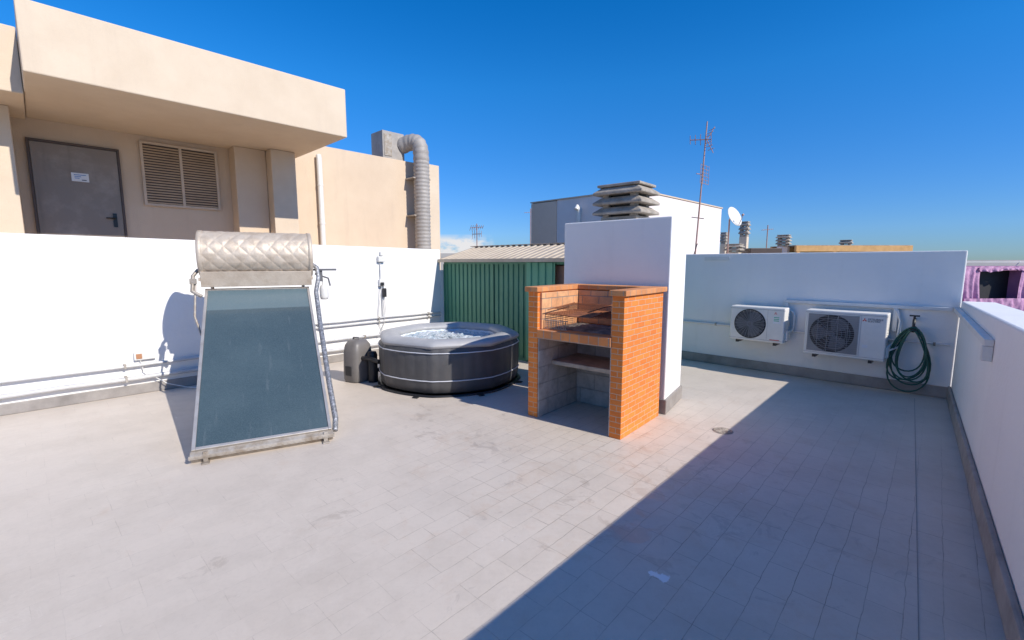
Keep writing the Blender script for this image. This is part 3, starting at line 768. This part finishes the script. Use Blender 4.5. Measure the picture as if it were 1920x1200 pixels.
def stack(x,y,zt,wd,label,mat,cap_h=.45,tiers=3):
    r=root("roof_chimney",label,"chimney",(x,y,1.78),R(-42),group="chimneys on the neighbouring roof")
    zz=zt-1.78
    w=MB(); w.box(-wd*.42,wd*.42,-wd*.42,wd*.42,-.02,max(.05,zz-cap_h)); w.build("chimney_stack",mat,r,bevel=.01)
    tier_cap(r,(0,0,max(.05,zz-cap_h)),0,wd,wd,tiers,cap_h/(tiers+.5),m_conc)
stack(10.05,20,3.42,.36,"tall tan chimney with concrete louvred cap",m_tan2,.6,3)
stack(10.6,18,2.75,.44,"squat white chimney with dark concrete cap",m_lav,.42,3)
stack(13.04,18,2.55,.40,"low white chimney with dark concrete cap",m_lav,.34,2)
stack(8.2,17,2.36,.55,"wide low concrete chimney cap",m_tan2,.3,2)
stack(10.1,22,3.1,.28,"slim tan chimney with concrete cap",m_tan2,.5,3)
r=root("pergola","orange timber pergola beam on posts on the neighbouring roof","pergola",(10.5,17,1.78),0)
w=MB(); w.box(0,4.3,0,.12,.34,.55); w.box(0,4.3,1.6,1.72,.34,.55); w.each("beam",m_wood,r)
w=MB(); w.box(-.02,4.32,.03,1.7,.551,.575); w.build("roof_mat",m_conc,r)
w=MB()
for x in (.05,1.4,2.8,4.15):
    for y in (0,1.6): w.box(x,x+.1,y+.01,y+.11,-.02,.339)
w.each("post",m_wood,r)
w=MB(); w.box(0,1.1,0,.8,0,.45); tag(w.build("roof_hatch",m_frame,None,(8.6,16.6,1.78),R(-5),bevel=.02),"dark low hatch on the neighbouring roof","roof hatch")

# dish
r=root("satellite_dish","white satellite dish on a pole beside the white rooftop building","satellite dish",(7.1,15.0,1.75),0)
w=MB(); w.tube([(0,.15,0),(0,.15,1.35),(0,.02,1.42)],.025,8); w.build("mast",m_anten,r)
w=MB()
axv=Vector((.42,-.80,.42)).normalized()
rot=axv.to_track_quat('Z','Y').to_matrix()
dc=Vector((.05,-.02,1.42))
vs=[];fs=[];nn=32
for i in range(9):
    rr=.34*i/8
    for k in range(nn):
        q=2*math.pi*k/nn; p=rot@Vector((rr*.85*math.cos(q),rr*math.sin(q),rr*rr*.45)); vs.append(p+dc)
for i in range(8):
    for k in range(nn):
        l=(k+1)%nn; fs.append((i*nn+k,i*nn+l,(i+1)*nn+l,(i+1)*nn+k))
w.add(vs,fs,True); o=w.build("reflector",m_dish,r); sm=o.modifiers.new("solid",'SOLIDIFY'); sm.thickness=.012
w=MB(); p0=dc+rot@Vector((0,-.33,.06)); p1=dc+rot@Vector((0,-.10,.34)); w.tube([p0,p1],.01,6); w.tube([p1,p1-axv*.06],.03,8); w.build("feed_arm",m_anten,r)

# tall antenna
r=root("television_antenna","tall weathered television antenna mast with two aerials","antenna",(3.50,9.0,-.2))
base=Vector((0,0,0)); top=Vector((.19,0,4.55))
w=MB(); w.tube([base,base.lerp(top,.6),top],[.019,.016,.012],8); w.build("mast",m_anten,r)
w=MB()
def yagi(mb,p,dirv,ln,n,el,up=(0,0,1),th=1):
    dirv=Vector(dirv).normalized(); side=dirv.cross(Vector(up)).normalized()
    mb.tube([p-dirv*ln/2,p+dirv*ln/2],.009*th,6)
    for i in range(n):
        c=p-dirv*ln/2+dirv*ln*i/(n-1); e=el*(1-.35*i/(n-1))
        mb.tube([c-side*e/2,c+side*e/2],.006*th,5)
yagi(w,Vector((.08,0,4.22)),(-.75,.5,.10),.38,5,.26,up=(.5,.5,.5))
for k,s1 in enumerate((-1,1)):
    for i in range(3):
        z=4.22+s1*(.06+.06*i)
        w.tube([(.13+.10+i*.03,-.12,z),(.13+.10+i*.03,.14,z+.02)],.006,5)
    w.tube([(.2,0,4.22),(.34,0.01,4.22+s1*.24)],.007,5)
w.build("upper_aerial",m_anten,r)
w=MB()
c=Vector((.12,0,3.58))
for i in range(6):
    z=-.17+i*.066; w.tube([c+Vector((-.06,-.13,z)),c+Vector((.20,.12,z))],.0045,5)
for i in range(4):
    a=c+Vector((-.06,-.13,0)).lerp(Vector((.20,.12,0)),i/3)
    w.tube([a+Vector((0,0,-.18)),a+Vector((0,0,.18))],.0045,5)
w.tube([c+Vector((.05,0,0)),c+Vector((-.12,-.08,0))],.008,5)
w.build("lower_aerial",m_anten,r)
w=MB(); w.tube([base.lerp(top,.5)+Vector((.02,-.02,0)),base.lerp(top,.45)+Vector((-.05,-.04,-.0)),base.lerp(top,.38)+Vector((.03,-.02,0))],.006,5); w.tube([(-.02,0,2.78),(.22,0,2.75)],.008,6); w.build("cable",m_black,r)

def small_ant(x,y,z0,z1,label,el=.5,th=2):
    r=root("roof_antenna",label,"antenna",(x,y,z0),0,group="small antennas on distant roofs")
    w=MB(); w.tube([(0,0,0),(0,0,z1-z0)],.025,6); w.build("mast",m_anten,r)
    w=MB(); yagi(w,Vector((0,0,z1-z0-.2)),(1,.4,.1),.7,7,el,up=(0,.6,1),th=th)
    if el>.3: yagi(w,Vector((0,0,z1-z0-.55)),(.8,-.5,.0),.6,5,el,up=(0,1,0),th=th)
    w.build("aerial",m_anten,r)
small_ant(-1.9,25,2.2,3.8,"small rusty antenna above the shed roof")
small_ant(1.0,25,2.2,4.6,"thin antenna beside the white rooftop block",.1,1)
small_ant(11.6,21,1.78,3.4,"thin antenna on the neighbouring roof",.1,1)

# pink neighbour
r=root("purple_terrace_shelter","purple terrace shelter with pink drapes around a dark opening","shelter",(11.8,12.1,0),R(4))
w=MB(); w.box(.2,6,.1,.4,-9,.70); w.box(.2,.68,.1,.4,.701,1.62); w.box(1.95,6,.1,.4,.701,1.62); w.box(.681,1.949,.1,.4,1.50,1.62); w.build("shelter_wall",m_purple,r)
w=MB(); w.box(.681,1.949,.38,.42,.702,1.499); w.box(.68,1.95,.421,1.6,.2,1.6); w.build("dark_opening",m_dark,r)
def drape(x0,x1,z0,z1,y,amp,ph):
    mb=MB(); n=70; m=12; vs=[];fs=[]
    for i in range(n+1):
        t_=i/n; x=x0+(x1-x0)*t_
        zb=z0+.03*math.sin(i*.11+ph)+.01*math.sin(i*.5+ph)
        for j in range(m+1):
            u=j/m; f_=(1-u)
            yy=y-amp*(.3+f_)*(.6*math.sin(t_*(x1-x0)*22+ph+1.5*math.sin(u*2.3+ph))+.4*math.sin(t_*(x1-x0)*41+ph*2))
            vs.append((x+.03*math.sin(u*5+ph),yy,zb+(z1-zb)*u))
    for i in range(n):
        for j in range(m): a=i*(m+1)+j; fs.append((a,a+m+1,a+m+2,a+1))
    mb.add(vs,fs,True); mb.build("drape",m_pink,r)
drape(.20,.70,.40,1.60,.03,.05,1); drape(1.86,2.7,.40,1.60,.03,.05,2.2); drape(.60,2.1,1.49,1.61,.0,.03,3.1); drape(.2,2.7,.30,.76,-.06,.05,4.4)
w=MB(); w.tube([(.2,0.05,1.72),(6,0.05,1.72)],.010,6)
for x in (.22,1.8,3.4,5.0): w.tube([(x,0.15,1.6),(x,0.05,1.74)],.010,6)
w.build("rail",m_pvc,r)

# ------------------------------------------------------------------ world, sun, camera
SE=R(36); az=R(143-180)
sun_dir=Vector((math.cos(az)*math.cos(SE),math.sin(az)*math.cos(SE),math.sin(SE)))
sl_=bpy.data.lights.new("sun",'SUN'); sl_.energy=5.0; sl_.angle=R(.5); sl_.color=(1,.945,.86)
so=bpy.data.objects.new("sun",sl_); col.objects.link(so); so.rotation_euler=(-sun_dir).to_track_quat('-Z','Y').to_euler(); so.location=(6,-5,9)
wd=bpy.data.worlds.new("World"); scene.world=wd; wd.use_nodes=True; nt=wd.node_tree
bg=nt.nodes["Background"]; sky=N(nt,'ShaderNodeTexSky',sky_type='NISHITA'); sky.sun_disc=False
sky.sun_elevation=SE; sky.sun_rotation=math.atan2(sun_dir.x,sun_dir.y); sky.air_density=1.0; sky.dust_density=0; sky.ozone_density=3.0
hs=N(nt,'ShaderNodeHueSaturation'); hs.inputs['Saturation'].default_value=1.42; hs.inputs['Value'].default_value=1.1
nt.links.new(sky.outputs[0],hs.inputs['Color'])
tc=N(nt,'ShaderNodeTexCoord',name="TC"); sep=N(nt,'ShaderNodeSeparateXYZ'); nt.links.new(tc.outputs['Generated'],sep.inputs[0])
hz=ramp(nt,sep.outputs[2],.0,.34,(.22,.36,.72,1),(.60,.84,1.02,1))
tinted=mix(nt,1.0,hs.outputs[0],hz,'MULTIPLY')
cv=mapping(nt,tc.outputs['Generated'],(1,1,2.2))
cn=ramp(nt,noise(nt,22,9,.62,cv),.34,.50)
k1=mrange(nt,sep.outputs[2],.005,.02,0,1); k2=mrange(nt,sep.outputs[2],.048,.062,1,0)
dt=N(nt,'ShaderNodeVectorMath',operation='DOT_PRODUCT'); nt.links.new(tc.outputs['Generated'],dt.inputs[0]); dt.inputs[1].default_value=Vector((-.12,1,.03)).normalized()
k3=mrange(nt,dt.outputs['Value'],.9965,.9990,0,1)
cf=math2(nt,'MULTIPLY',math2(nt,'MULTIPLY',cn,k1),math2(nt,'MULTIPLY',k2,k3))
out=mix(nt,cf,tinted,(5.4,5.4,5.5,1))
nt.links.new(out,bg.inputs['Color']); bg.inputs['Strength'].default_value=.15

cam=bpy.data.cameras.new("camera"); cam.lens=16; cam.sensor_width=36; cam.clip_start=.05; cam.clip_end=12000
co=bpy.data.objects.new("camera",cam); col.objects.link(co); co.location=(0,0,1.7); co.rotation_euler=(R(90-7.15),0,0)
scene.camera=co
scene.view_settings.view_transform='Standard'; scene.view_settings.look='None'; scene.view_settings.exposure=0
